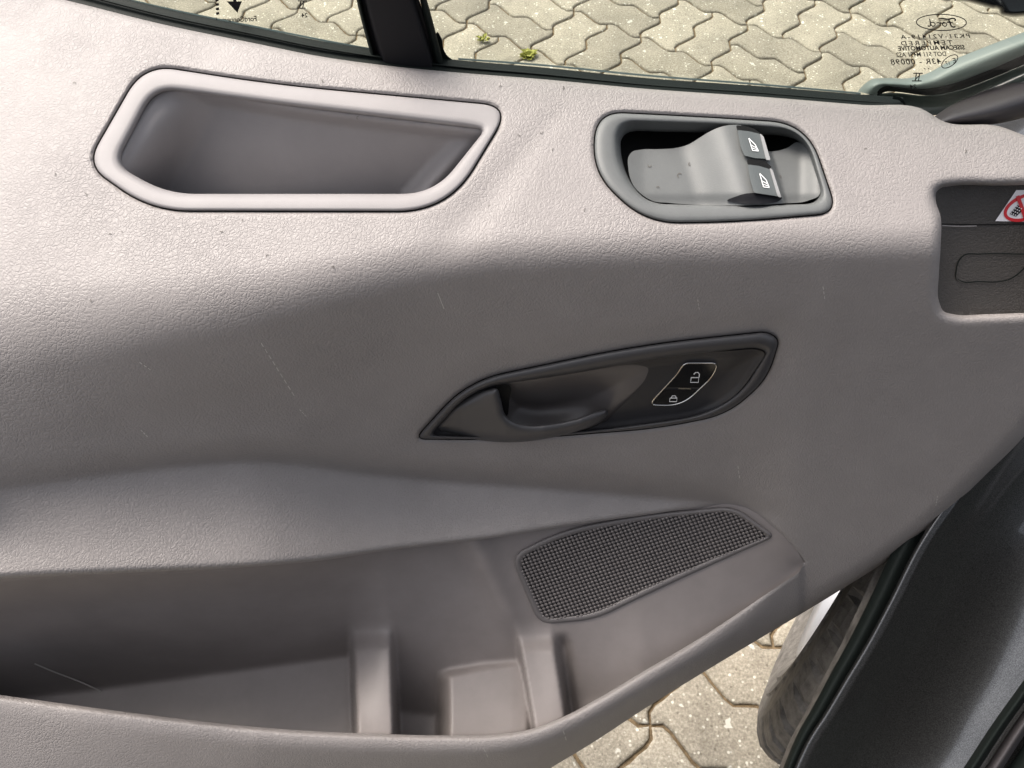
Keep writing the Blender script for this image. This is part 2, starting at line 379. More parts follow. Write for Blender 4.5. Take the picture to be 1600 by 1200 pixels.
for I in range(-24, 26):
    for J in range(-30, 24):
        h = (I + J) % 2 == 0
        for k in (0, 1):
            ci, cj = (2 * I + 1, 2 * J + .5 + k) if h else (2 * I + .5 + k, 2 * J + 1)
            x, y = gp(ci, cj)
            if x * x + (y - .6) ** 2 > 3.4 ** 2: continue
            s = random.randrange(5); z = random.gauss(0, .0008); me, V, Fc = variants[h, s]
            if seen(x, y):
                o = bpy.data.objects.new('paver', me); COL.objects.link(o); o.parent = ground
                o.location = (x, y, z); o.rotation_euler = (random.gauss(0, .004), random.gauss(0, .004), 0)
            else:
                rV.append(V + np.array([x, y, z])); rF += [tuple(nb + q for q in f) for f in Fc]; nb += len(V)
mk('paving', np.vstack(rV), rF, M['stone'], ground, kind='stuff')

# ------------------------------------------------------------------ feature curves of the door (picture coordinates)
def fn(pts):
    p = np.array(pts, float); c = crv(p, 400, False); return lambda u: np.interp(u, c[:, 0], c[:, 1])
Tl = [(-80, -45), (130, 7), (250, 37), (400, 68), (500, 88), (600, 102), (700, 112), (850, 124), (1000, 138), (1200, 152), (1350, 164), (1440, 170), (1475, 190), (1560, 197), (1610, 215), (1700, 240)]
fT = fn(Tl)
fE = fn([(-80, 530), (0, 515), (200, 492), (400, 462), (550, 432), (680, 408), (900, 392), (1200, 383), (1440, 378), (1700, 375)])
fC = fn([(-80, 775), (0, 766), (200, 740), (330, 727), (400, 724), (480, 731), (560, 742), (650, 752), (800, 763), (950, 775), (1060, 784), (1120, 789), (1180, 800), (1700, 840)])
Ll = [(-80, 912), (0, 905), (200, 895), (400, 885), (500, 876), (600, 861), (760, 842), (900, 820), (1000, 806), (1080, 795), (1140, 791), (1175, 800), (1205, 822), (1235, 850), (1256, 878)]
fL = fn(Ll)
Pl = [(-80, 1076), (0, 1086), (200, 1113), (400, 1136), (500, 1143), (600, 1147), (700, 1149), (780, 1147), (830, 1139), (880, 1120), (940, 1088), (1000, 1052), (1100, 993), (1180, 940), (1230, 906), (1250, 892), (1256, 878)]
fP = fn(Pl)
Sl = [(1700, 560), (1640, 630), (1600, 682), (1540, 742), (1480, 800), (1400, 866), (1300, 930), (1200, 990), (1100, 1050), (1000, 1112), (930, 1158), (850, 1206), (700, 1292), (600, 1320), (-80, 1300)]
# depth of the skin is integrated downwards from the slope of the surface (0 deg = level, 90 deg = upright)
gu = np.arange(-80, 1705, 4.0); gv = np.arange(-60, 1330, 1.5)
al = np.arctan((gv - 600) / F); psi = PITCH + al
D = np.zeros((len(gv), len(gu)))
def smooth1(a, k):
    x = np.arange(-3 * k, 3 * k + 1); g_ = np.exp(-x * x / (2 * k * k)); g_ /= g_.sum()
    return np.convolve(np.pad(a, 3 * k, 'edge'), g_, 'valid')
BE = np.zeros_like(D)
_tab = {}
def PI(u, xs, ys):
    k = (tuple(xs), tuple(ys))
    if k not in _tab: _tab[k] = smooth1(np.interp(gu, xs, ys), 22)
    return float(np.interp(u, gu, _tab[k]))
for c, u in enumerate(gu):
    T, E_, C_, L_, P_ = fT(u), fE(u), fC(u), fL(min(u, 1256)), fP(min(u, 1256))
    wE = PI(u, [0, 300, 600, 900], [75, 62, 38, 30])
    bf = PI(u, [-80, 0, 250, 600, 900, 1700], [50, 55, 70, 79, 77, 73])       # upright face
    bf2 = PI(u, [-80, 0, 250, 600, 900, 1700], [54, 57, 66, 75, 76, 74])
    cs = PI(u, [0, 250, 420, 1000, 1150, 1230], [.65, 1, 1, 1, .9, 0])        # how marked the crease is
    kv = [-60, T - 30, T + 10, E_ - wE, E_ + wE, E_ + wE + 90]; kb = [10, 10, 13, 15, bf, bf + 2]
    if u < 1256:
        led = PI(u, [-80, 0, 400, 650, 800, 1100, 1256], [40, 38, 36, 24, 20, 22, 60])
        led2 = PI(u, [-80, 0, 400, 800, 1100, 1256], [18, 17, 15, 14, 18, 60])
        kv += [C_ - 50, C_ - 5, C_ + 4, C_ + 20, L_ - 30, L_ + 20]
        kb += [bf2, bf2 + cs * 20, bf2 + (led - bf2) * cs, led, led2, led2 + 8]
        kv += [L_ + 60]; kb += [80]
        q = np.clip((u - 1000) / 256, 0, 1)
        kv += [max(P_ - 4, L_ + 65), max(P_ - 4, L_ + 65) + 14, max(P_ - 4, L_ + 65) + 34, max(P_ - 4, L_ + 65) + 60, 1335]
        f1 = PI(u, [-80, 0, 500, 1000, 1256], [36, 40, 64, 84, 76])
        kb += [8 + 62 * q * q, 22 + 50 * q * q, f1, f1 + 2, f1 + 6]
    else:
        kv += [700, 850, 1335]; kb += [71, 69, 78]
    col_ = smooth1(np.interp(gv, kv, kb), 2)
    if 1130 < u < 1256:
        w_ = float(np.clip((u - 1130) / 126, 0, 1)); w_ = w_ * w_ * (3 - 2 * w_)
        col_ = col_ * (1 - w_) + w_ * smooth1(np.interp(gv, [-60, T - 30, T + 10, E_ - wE, E_ + wE, E_ + wE + 90, 700, 850, 1335], [10, 10, 13, 15, bf, bf + 2, 71, 69, 78]), 2)
    BE[:, c] = col_
BE = np.array([smooth1(r_, 2) for r_ in BE])
# soft crease over the upper face near the rear of the recess etc. is added afterwards as relief
rate = -1 / np.tan(np.minimum(psi[:, None] + R(1) * BE, R(172))) - np.tan(al)[:, None]
ln = np.cumsum(rate * np.gradient(al)[:, None], 0)
for c, u in enumerate(gu):
    dE = PI(u, [-80, 0, 800, 1700], [.437, .44, .458, .478])
    D[:, c] = dE * np.exp(ln[:, c] - np.interp(fE(u), gv, ln[:, c]))
# below the map pocket the lip starts afresh, nearer to the viewer than the pocket's back
iu = np.argmin(abs(gu - 1256)); dj = np.interp(878, gv, D[:, iu])
for c, u in enumerate(gu):
    if u < 1256:
        P_ = fP(u); dl = np.interp(u, [-80, 0, 400, 800, 1000, 1150, 1256], [.55, .555, .578, .615, .645, dj * .6 + .265, dj])
        now = np.interp(P_, gv, D[:, c]); m_ = gv >= (P_ + fL(u)) / 2
        D[m_, c] *= dl / now
def samp(G, u, v):
    x = np.clip((np.asarray(u, float) - gu[0]) / 4.0, 0, len(gu) - 1.001); y = np.clip((np.asarray(v, float) - gv[0]) / 1.5, 0, len(gv) - 1.001)
    i = x.astype(int); j = y.astype(int); fx, fy = x - i, y - j
    return (G[j, i] * (1 - fx) + G[j, i + 1] * fx) * (1 - fy) + (G[j + 1, i] * (1 - fx) + G[j + 1, i + 1] * fx) * fy
FOLD = crv([(905, 150), (860, 190), (800, 262), (740, 335), (690, 385), (620, 432), (540, 470)], 200, False)
def fold(u, v):
    """the diagonal fold in the armrest between grip pocket and window switches"""
    P = np.stack([np.ravel(u), np.ravel(v)], 1); d = dist(P, FOLD)
    i = np.argmin(np.hypot(P[:, None, 0] - FOLD[None, ::2, 0], P[:, None, 1] - FOLD[None, ::2, 1]), 1) * 2
    t = np.gradient(FOLD, axis=0)[i]; s = np.sign((P - FOLD[i])[:, 0] * t[:, 1] - (P - FOLD[i])[:, 1] * t[:, 0])
    amp = np.interp(i, [0, 40, 90, 145, 199], [.0, .5, 1, .4, 0])
    wd = np.interp(i, [0, 199], [13, 50])
    r = .0022 * amp * np.exp(-(d / wd) ** 2)
    return r.reshape(np.shape(u))
def Draw(u, v): return samp(D, u, v)
grip_o = rpoly([(133, 258), (224, 99), (430, 131), (801, 165), (700, 332), (236, 331)], [40, 52, 120, 50, 80, 60], 260)
grip_i = rpoly([(181, 258), (243, 138), (450, 166), (758, 203), (678, 303), (262, 303)], [30, 36, 90, 14, 50, 50], 260)
sw_o = rpoly([(930, 173), (1110, 182), (1262, 192), (1310, 334), (1150, 348), (1008, 350), (925, 270)], [62, 100, 60, 34, 100, 70, 60], 240)
sw_i = rpoly([(961, 189), (1150, 195), (1258, 203), (1291, 319), (1150, 323), (1006, 319), (964, 262)], [42, 100, 46, 30, 80, 46, 50], 240)
hd_o = rpoly([(646, 687), (730, 594), (1000, 538), (1198, 517), (1219, 530), (1200, 592), (1138, 648), (1030, 670), (800, 688)], [20, 90, 200, 60, 18, 70, 80, 150, 120], 280)
hd_i = rpoly([(672, 680), (738, 606), (860, 590), (1060, 555), (1180, 545), (1198, 551), (1152, 620), (1090, 651), (900, 677), (740, 683)], [12, 60, 80, 150, 14, 12, 90, 60, 120, 60], 280)
rec = crv([(1462, 310), (1463, 300), (1470, 294), (1485, 291), (1560, 290), (1640, 288), (1720, 288), (1720, 400), (1720, 488), (1600, 489), (1540, 491), (1490, 491), (1474, 486), (1467, 470), (1467, 430), (1470, 380), (1470, 340)], 240)
rec = np.array([p for p in rec if p[0] <= 1688])
def skin_d(u, v):
    u = np.asarray(u, float); v = np.asarray(v, float); P = np.stack([u.ravel(), v.ravel()], 1)
    d = samp(D, u, v) + fold(u, v)
    def roll(dd, r, h): x = np.clip(1 - dd / r, 0, 1); return h * (1 - np.sqrt(np.maximum(1 - x * x, 0)))
    a = roll(dist(P, rec, True), 17, .010)
    a = a + roll(dist(P, grip_o, True), 7, .0022) + roll(dist(P, sw_o, True), 7, .0022) + roll(dist(P, hd_o, True), 7, .0022)
    a = a + roll(dist(P, Tc), 9, .006)
    a = a + roll(dist(P, Sc), 26, .022)
    a = a + roll(dist(P, Lc), np.interp(P[:, 0], [0, 900, 1150, 1256], [12, 10, 8, 6]), np.interp(P[:, 0], [0, 900, 1256], [.007, .006, .002]))
    a = a + roll(dist(P, Pc), np.interp(P[:, 0], [0, 1100, 1256], [9, 9, 6]), np.interp(P[:, 0], [0, 1000, 1256], [.008, .007, .001]))
    # shallow relief round the release handle and on the armrest
    hx = dist(P, hd_o, True); a = a + .0022 * np.exp(-(hx / 26) ** 2)
    return d + a.reshape(u.shape)
Tc = crv(Tl, 300, False); Lc = crv(Ll, 260, False); Pc = crv(Pl, 260, False); Sc = crv(Sl, 300, False)
Ec = crv([(u, fE(u)) for u in range(-80, 1700, 60)], 300, False); Cc = crv([(u, fC(u)) for u in range(-80, 1250, 60)], 300, False)

van = door = empty('van', (1.0, .6, 0), 'dark grey metallic van standing with its grey trimmed driver door wide open', 'van')
# upper and right-hand skin and the front of the map pocket are one moulding: one outline with the pocket opening cut out
outer = np.vstack([Tc, [(1700, 300)], Sc[:-1], [(-80, 1200)], ])
opening = np.vstack([Lc, Pc[::-1][1:]])
outline = np.vstack([Tc, Sc, Pc[:-1], Lc[::-1]])
sheet('trim_panel', outline, [grip_o, sw_o, hd_o, rec], skin_d, 7.0, M['trim'], door, flange=.007,
      extra=[(Cc, (-12, -8, -4, 0, 4, 8, 12, 16)), (Lc, (-12, -9, -6, -4, -2.2, 12, 9, 6, 4, 2.2)), (Pc, (-9, -6, -3.5, -1.8, 9, 6, 3.5, 1.8)), (Tc, (2.5, 5, 8)), (Sc, (-2, -4, -7, -11, -16, -22, 2, 4, 7, 11, 16, 22)),
             (np.vstack([rec, rec[:1]]), (-2, -4, -7, -11, -15, 2, 4, 7, 11, 15)), (np.vstack([grip_o, grip_o[:1]]), (-2, -4, -6, 2, 4, 6)), (np.vstack([sw_o, sw_o[:1]]), (-2, -4, -6, 2, 4, 6)), (np.vstack([hd_o, hd_o[:1]]), (-2, -4, -6, 2, 4, 6))])

# ------------------------------------------------------------------ grip pocket
top_i = fn([(188, 251), (210, 206), (238, 163), (253, 144), (277, 136), (337, 147), (450, 167), (562, 182), (690, 197), (748, 204)])
def gd(u, v): return samp(D, u, v)
rings = [(inset(grip_o, 2.2), gd(*grip_o.T) + .010)]
g_in = inset(grip_o, 2.2)
for t, z in ((0, .0016), (.03, .0004), (.09, -.0005), (.2, -.0008), (.6, -.0008), (.78, -.0002), (.88, .0012), (.95, .0036), (1, .0078)):
    Pp = g_in + (grip_i - g_in) * t; rings.append((Pp, gd(*Pp.T) + z))
rings.append((grip_i, gd(*grip_i.T) + .10))
cuprim = loft('pocket_rim', rings, M['grip'], door)
def cup_d(u, v):
    P = np.stack([np.ravel(u), np.ravel(v)], 1)
    vt = top_i(P[:, 0]); s = np.clip((P[:, 1] - vt) / (303 - vt + 1e-6), 0, 1)
    base = gd(*P.T)
    left = np.abs((P[:, 0] - 188) * (-108) - (P[:, 1] - 251) * 65) / 126.0
    rg = np.abs((P[:, 0] - 748) * 95 + (P[:, 1] - 205) * 84) / 126.8
    eb = dist(P, [(205, 277), (262, 304), (640, 304)])
    soft = sst(.12 + (P[:, 1] - vt) / 22) * (.12 + .88 * sst(left / 95)) * (.75 + .25 * sst(rg / 30))
    r = base + .0066 + (.012 + .058 * s) * soft
    return r.reshape(np.shape(u))
sheet('pocket_bowl', grip_i, [], cup_d, 5.0, M['grip'], cuprim)

# ------------------------------------------------------------------ window switch module
s_in = inset(sw_o, 2.0)
rings = [(s_in, gd(*s_in.T) + .010)]
for t, z in ((0, .0014), (.05, 0), (.15, -.0009), (.4, -.0013), (.75, -.0010), (.9, 0), (1, .0018)):
    Pp = s_in + (sw_i - s_in) * t; rings.append((Pp, gd(*Pp.T) + z))
sw_i2 = inset(sw_i, 1.0)
for q, z in ((3.0, .009), (4.5, .016)):
    Pp = sw_i + np.stack([np.interp(sw_i[:, 0], [966, 1010, 1240, 1285], [1, .25, -.25, -1]) * q * 1.6, np.interp(sw_i[:, 1], [191, 230, 300, 322], [3.2, .5, 0, -.2]) * q], 1)
    rings.append((Pp, gd(*Pp.T) + z))
rings.append((Pp, gd(*Pp.T) + .045))
swp = loft('switch_panel', rings, M['switch'], door)
loft('switch_well', [(sw_i, gd(*sw_i.T) + .03), (sw_i * .5 + sw_i.mean(0) * .5, gd(*sw_i.T) + .032)], M['black'], swp, cap=True)
scoop = [(983, 243), (988, 237), (1000, 234), (1030, 233), (1057, 231), (1075, 226), (1095, 214), (1110, 205), (1127, 198), (1150, 195), (1165, 197), (1180, 203), (1190, 213), (1198, 236), (1212, 236), (1230, 231), (1246, 222), (1256, 226), (1268, 243), (1277, 267), (1282, 290), (1280, 305), (1264, 313), (1220, 318), (1145, 321), (1045, 317), (1020, 314), (1003, 304), (990, 290), (982, 265)]
scoop = crv(scoop, 200)
def hump(u, v):
    x = u - (v - 200) * .30       # the rocker ridge leans with the switches
    return x
def scoop_d(u, v):
    x = hump(u, v)
    d = gd(u, v) + .0135
    rise = sst((x - 1048) / 92)
    fall = sst((x - 1186) / 9)
    d = d - .0175 * rise * (1 - fall) + .004 * sst((x - 1150) / 36) * (1 - fall)
    d = d + .002 * sst((v - 300) / 20) - .003 * sst((1010 - u) / 40)
    P = np.stack([np.ravel(u), np.ravel(v)], 1)
    d = d - .008 * sst((u - 1245) / 40)
    return d
sheet('switch_scoop', scoop, [], scoop_d, 3.0, M['switch'], swp, flange=.004)
for k, (q, gap, lp, ic) in enumerate((
    ([(1152, 203), (1170, 205), (1187, 209), (1193, 225), (1198, 248), (1180, 247), (1163, 243), (1157, 228)], [(1150, 196), (1162, 196), (1178, 201), (1188, 208), (1187, 210), (1170, 206), (1152, 204)], [(1187, 208), (1193, 213), (1204, 250), (1197, 250)],
     [(1170, 216), (1180, 226), (1185, 236), (1176, 235)]),
    ([(1168, 257), (1185, 259), (1202, 264), (1209, 283), (1217, 307), (1198, 304), (1178, 301), (1172, 280)], [(1167, 249), (1180, 249), (1195, 251), (1206, 261), (1202, 265), (1185, 260), (1168, 257)], [(1202, 262), (1207, 265), (1221, 309), (1215, 307)],
     [(1187, 271), (1197, 281), (1202, 293), (1193, 292)]))):
    pd = lambda u, v: scoop_d(np.minimum(u, 1184 + (v - 200) * .30), v) - .0006
    a = sheet('window_switch', rpoly(q, 2.5, 60), [], lambda u, v: pd(u, v) - .0030, 3, M['pad'], van)
    sheet('switch_lip', rpoly(lp, 1.5, 40), [], lambda u, v: pd(u, v) - .0034, 3, M['padlip'], a, flange=.004)
    sheet('switch_gap', rpoly(gap, 1.5, 50), [], lambda u, v: pd(u, v) - .0024, 3, M['black'], swp)
    I = np.array(ic, float); wv_ = lambda a_, b_, t_: tuple(I[a_] * (1 - t_) + I[b_] * t_)
    strokes('window_symbol', [([I[0], I[1]], 1.5), ([I[1], I[2]], 1.5), ([I[2], I[3]], 1.5), ([I[3], I[0]], 1.5), ([wv_(0, 3, .55), wv_(1, 2, .55)], 1.2), ([wv_(0, 3, .8), wv_(1, 2, .8)], 1.2)],
            lambda u, v: pd(u, v) - .0030, M['white'], a, off=.0006)
lens = crv([(1136, 313), (1150, 307), (1165, 302.5), (1182, 301.5), (1202, 304), (1222, 310), (1216, 314.5), (1198, 317.5), (1178, 318.5), (1155, 317)], 70)
sheet('switch_side', lens, [], lambda u, v: scoop_d(np.minimum(u, 1184 + (v - 200) * .30), v) - .0012, 3, M['plate'], swp, flange=.004)

# ------------------------------------------------------------------ release handle
h_in = inset(hd_o, 1.6)
rings = [(h_in, gd(*h_in.T) + .010)]
for t, z in ((0, .0004), (.1, -.0018), (.3, -.0040), (.6, -.0046), (.85, -.0030), (1, .0012)):
    Pp = h_in + (hd_i - h_in) * t; rings.append((Pp, gd(*Pp.T) + z))
rings.append((hd_i, gd(*hd_i.T) + .010))
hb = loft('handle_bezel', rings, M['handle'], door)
cup = crv([(775, 604), (830, 592), (900, 579), (970, 571), (1000, 571), (1013, 576), (1010, 588), (992, 612), (965, 640), (940, 662), (900, 674), (820, 678), (780, 660), (770, 630)], 140)
def plate_d(u, v):
    P = np.stack([np.ravel(u), np.ravel(v)], 1); q = P[:, 0] + (P[:, 1] - 600) * .9
    e = dist(P, hd_i, True)
    r = .0075 - .0065 * sst((38 - e) / 38) * sst((P[:, 0] - 1090) / 60) - .003 * sst((10 - e) / 10)
    return gd(u, v) + r.reshape(np.shape(u))
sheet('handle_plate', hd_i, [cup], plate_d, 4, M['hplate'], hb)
def cup_dd(u, v):
    P = np.stack([np.ravel(u), np.ravel(v)], 1); e = dist(P, cup, True)
    r = .0075 + .027 * sst(e / 52) * (1 - .75 * sst((P[:, 0] - 860) / 140)) + .006 * sst((P[:, 1] - 600) / 60)
    return gd(u, v) + r.reshape(np.shape(u))
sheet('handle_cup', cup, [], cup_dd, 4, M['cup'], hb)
lev = crv([(683, 671), (696, 650), (712, 634), (738, 617), (765, 608), (776, 607), (782, 622), (791, 650), (805, 659), (828, 664), (860, 662), (900, 654), (940, 641), (948, 640), (950, 645), (940, 658), (905, 673), (870, 682), (820, 690), (780, 691), (745, 687), (715, 680), (690, 674)], 200)
def lev_d(u, v):
    P = np.stack([np.ravel(u), np.ravel(v)], 1); e = dist(P, lev, True)
    pr = np.interp(P[:, 0], [683, 720, 790, 850, 910, 950], [.002, -.001, -.013, -.016, -.012, -.004])
    r = pr + .0075 * (1 - np.sqrt(1 - np.clip(1 - e / 15, 0, 1) ** 2)) + .004 * sst((640 - P[:, 1]) / 30) * sst((790 - P[:, 0]) / 60)
    return gd(u, v) + r.reshape(np.shape(u))
lvo = sheet('pull_lever', lev, [], lev_d, 3, M['handle'], van, flange=.006, extra=[(np.vstack([lev, lev[:1]]), (-1.5, -3, -5, -8, -11, 1.5, 3, 5, 8, 11))])
lgap = crv([(776, 606), (797, 603), (796, 625), (791, 650), (783, 640), (780, 622)], 50)
sheet('lever_gap', lgap, [], lambda u, v: gd(u, v) + .003, 4, M['black'], lvo, flange=.02)  # black sheet paints the dark gap between lever and cup
lk = rpoly([(1010, 634), (1058, 583), (1068, 566), (1124, 566), (1114, 590), (1066, 635)], [18, 40, 14, 16, 40, 26], 160)
lki = inset(lk, 2.6); zz = plate_d
loft('lock_trim', [(lk, zz(*lk.T) + .002), (lk, zz(*lk.T) - .0012), (inset(lk, 1.1), zz(*lk.T) - .0022), (lki, zz(*lk.T) - .0012), (lki, zz(*lk.T) + .001)], M['chrome'], van)
for nm, sel in (('unlock_button', lambda P: P[:, 1] < 607), ('lock_button', lambda P: P[:, 1] >= 607)):
    Q = inset(lki, .4)
    Q = np.stack([Q[:, 0], np.minimum(Q[:, 1], 606.4) if nm[0] == 'u' else np.maximum(Q[:, 1], 608.0)], 1)
    kx = (Q[:, 1] < 606.4) if nm[0] == 'u' else (Q[:, 1] > 608.0)
    Q = Q[kx]
    b_ = sheet(nm, Q, [], lambda u, v: zz(u, v) - .0008, 4, M['gloss'], van, flange=.003)
    if nm[0] == 'u':
        x0, y0 = 1085, 592; strokes('padlock_symbol', [([(x0 - 5, y0 - 2), (x0 + 7, y0 - 2), (x0 + 6, y0 + 5.5), (x0 - 6, y0 + 5.5), (x0 - 5, y0 - 2)], 1.4), ([(x0 - 1, y0 - 7), (x0 + 2, y0 - 10), (x0 + 6, y0 - 10), (x0 + 8, y0 - 7), (x0 + 7, y0 - 2)], 1.5)], lambda u, v: zz(u, v) - .0008, M['white'], b_, off=.0004)
    else:
        x0, y0 = 1052, 623; strokes('padlock_symbol', [([(x0 - 5, y0 - 1), (x0 + 6, y0 - 1), (x0 + 5, y0 + 4.5), (x0 - 6, y0 + 4.5), (x0 - 5, y0 - 1)], 1.4), ([(x0 - 3.5, y0 - 1), (x0 - 1.5, y0 - 4.5), (x0 + 3, y0 - 4.5), (x0 + 5, y0 - 1)], 1.4)], lambda u, v: zz(u, v) - .0008, M['white'], b_, off=.0004)
stroke('button_divider', [(1060, 607), (1080, 607.5)], 2.0, lambda u, v: zz(u, v) - .001, M['chrome'], van)

# ------------------------------------------------------------------ recessed dark panel at the hinge side, with sticker
def rec_d(u, v): u = np.asarray(u, float); t = (v - 280) / 220.; return samp(D, u, v * 0 + 282) * (1 - t) + samp(D, u, v * 0 + 502) * t + .008 + .006 * sst((u - 1440) / 60)
rp = sheet('recessed_panel', [(1458, 284), (1695, 280), (1695, 496), (1458, 496)], [], rec_d, 8, M['recess'], door)
stroke('panel_groove', crv([(1470, 350), (1520, 351), (1600, 350), (1690, 350)], 40, False), 1.8, rec_d, M['black'], rp, off=.0006)
stroke('panel_ridge', crv([(1472, 352.5), (1500, 353.5), (1526, 353)], 20, False), 1.4, rec_d, M['grip'], rp, off=.001)
gr = crv([(1690, 398), (1600, 397), (1530, 397), (1506, 399), (1499, 406), (1494, 424), (1494, 434), (1501, 439), (1530, 440), (1560, 440), (1578, 436), (1592, 427), (1604, 416), (1640, 410), (1690, 408)], 140, False)
stroke('pull_outline', gr, 1.8, rec_d, M['rubber'], rp, off=.0005)
stroke('pull_edge', inset(gr, -2.2) if False else gr + np.array([1.2, 1.8]), 1.1, rec_d, M['recess'], rp, off=.0011)
st = pempty('warning_sticker', W(1600, 320, .47), 'white sticker with a red crossed out telephone')
sdp = lambda u, v: rec_d(u, v) - .0006
sheet('sticker_base', [(1555, 345.5), (1588, 297), (1660, 297), (1640, 347)], [], sdp, 8, M['sticker'], st, flange=.0004)
th_ = np.linspace(0, 2 * math.pi, 60); ring = np.stack([1604 + 33 * np.cos(th_) + 4 * np.sin(th_) * -1, 323.5 + 19.5 * np.sin(th_) - 7 * np.cos(th_)], 1)
stroke('red_ring', ring, 5.0, sdp, M['red'], st)
stroke('red_slash', [(1590, 306), (1597, 325), (1603, 343)], 6.0, sdp, M['red'], st, off=.0009)
ph = np.array([(1577, 334), (1589, 320.5), (1600, 326), (1587, 338.5)], float)
pb = sheet('telephone_symbol', ph, [], sdp, 6, M['print'], st, flange=.0001)
pb.location.z += .0003; pb.location.y -= .0003
X = []; Fc = []
for a_ in range(4):
    for b_ in range(3):
        s_, t_ = (a_ + .5) / 4, (b_ + .5) / 3; c_ = ph[0] + (ph[1] - ph[0]) * s_ + (ph[3] - ph[0]) * t_
        q = np.array([(-1, -.8), (1, -.8), (1, .8), (-1, .8)]) * .95 + c_; i_ = len(X); X += list(W(q[:, 0], q[:, 1], sdp(q[:, 0], q[:, 1]) - .0012)); Fc.append((i_, i_ + 1, i_ + 2, i_ + 3))
mk('telephone_keys', X, Fc, M['sticker'], st, smooth=False)

# ------------------------------------------------------------------ map pocket
dL = {}
def line_d(fnc):
    c = np.array([(u, fnc(u)) for u in np.arange(-80, 1257, 8)]); return c
Gl = np.zeros_like(D)
fF = lambda u: np.interp(u, [-80, 550, 575, 600, 690, 830, 870, 940, 1000, 1100, 1180, 1230, 1256], [1106, 1024, 1060, 1110, 1118, 1085, 1100, 1088, 1052, 993, 940, 906, 880])
for c, u in enumerate(gu):
    uu = min(u, 1256); L_ = fL(uu); Fl = fF(uu); lip = samp(D, uu, fP(uu) + 3)
    gap = np.interp(u, [-80, 0, 300, 600, 800, 1000, 1150, 1256], [.05, .045, .03, .022, .016, .010, .005, .003])
    pw = np.interp(u, [-80, 300, 600, 850, 1000, 1256], [.15, .13, .12, .08, .028, .003])
    d0 = samp(D, uu, L_ - 8) + gap; dF = lip + pw
    t_ = np.interp(u, [840, 900], [.30, 0])
    col_ = np.interp(gv, [L_ - 60, L_, Fl, Fl + 130, 1335], [d0 - .01, d0, dF, dF * (1 - .047 * t_ / .3), dF * (1 - .07 * t_ / .3)])
    Gl[:, c] = smooth1(col_, 2)
Gl = np.array([smooth1(r_, 2) for r_ in Gl])
def liner_d(u, v):
    u = np.asarray(u, float); v = np.asarray(v, float)
    d = samp(Gl, u, v)
    # two upright ribs
    x1 = u - (548 + (v - 985) * .035); r1 = sst((x1 + 4) / 11) * sst((72 - x1) / 13) * sst((v - 958) / 60)
    x2 = u - (806 + (v - 1000) * .17); r2 = sst((x2 + 3) / 11) * sst((68 - x2) / 13) * sst((v - 962) / 60)
    Pv = fP(np.minimum(u, 1256)); lipd = samp(D, u, Pv + 3)
    for r_, v0 in ((r1, 985.), (r2, 992.)):
        t_ = np.clip((v - v0) / (Pv - v0), 0, 1); dr = (samp(Gl, u, v0 + 0 * v) - .010) * (1 - t_) + (lipd + .016) * t_
        d = d * (1 - r_) + np.minimum(d, dr) * r_
    # ridge running down from the ledge to the second rib
    x3 = u - np.interp(v, [840, 1000], [738, 812]); d = d - .009 * np.exp(-(x3 / 24) ** 2) * sst((1010 - v) / 60)
    # the cup block between the ribs stands forward
    x4 = u - 680; blk = sst(x4 / 26) * sst((842 - u) / 20) * sst((v - np.interp(u, [690, 760, 830], [1044, 1030, 1022])) / 18)
    t_ = np.clip((v - 1028) / (Pv - 1028), 0, 1); dr = (samp(Gl, u, 1028 + 0 * v) - .002) * (1 - t_) + (lipd + .040) * t_
    d = d * (1 - blk) + np.minimum(d, dr) * blk
    # left end of the pocket curves towards the viewer
    d = d - .0 * u
    # groove right of the second rib
    x5 = u - (880 + (v - 1000) * .12); d = d + .010 * np.exp(-(x5 / 9) ** 2) * sst((v - 985) / 25)
    return d
lin_out = np.vstack([Lc + np.array([0, -14.0]) * np.clip((1256 - Lc[:, :1]) / 60, 0, 1), (Pc + np.array([0, 16.0]) * np.clip((1256 - Pc[:, :1]) / 60, 0, 1))[::-1][1:]])
lin = sheet('map_pocket', lin_out, [], liner_d, 4.0, M['liner'], door)
# ------------------------------------------------------------------ loudspeaker grille
gro = rpoly([(797, 868), (880, 827), (1000, 804), (1148, 790), (1212, 838), (1090, 892), (985, 941), (930, 968), (842, 976)], [26, 60, 60, 26, 14, 60, 80, 60, 24], 240)
gri = rpoly([(809, 873), (884, 836), (1002, 813), (1142, 798), (1201, 838), (1086, 884), (981, 932), (928, 959), (850, 968)], [22, 60, 60, 22, 10, 60, 80, 60, 16], 240)
gdx = lambda u, v: samp(Gl, u, v) - .003
sg = loft('speaker_frame', [(inset(gro, -3), gdx(*gro.T) + .012), (gro, gdx(*gro.T) + .002), (inset(gro, 2), gdx(*gro.T) - .0004), (inset(gro, 5), gdx(*gro.T) - .0008), (gri, gdx(*gri.T) + .0006), (gri, gdx(*gri.T) + .006)], M['frame'], door)
bk = sheet('speaker_backing', gri, [], lambda u, v: gdx(u, v) + .0022, 10, M['hplate'], sg)
X = []; Fc = []
e1 = np.array([5.9, -1.9]); e2 = np.array([2.3, 5.0]); c0 = np.array([1000., 880.])
Gp = np.array([c0 + e1 * i + e2 * j for i in range(-60, 60) for j in range(-40, 40)])
Gp += 0; Gp = Gp[inside(Gp, inset(gri, -2.0))]
t8 = np.linspace(0, 2 * math.pi, 8, endpoint=False) + .39
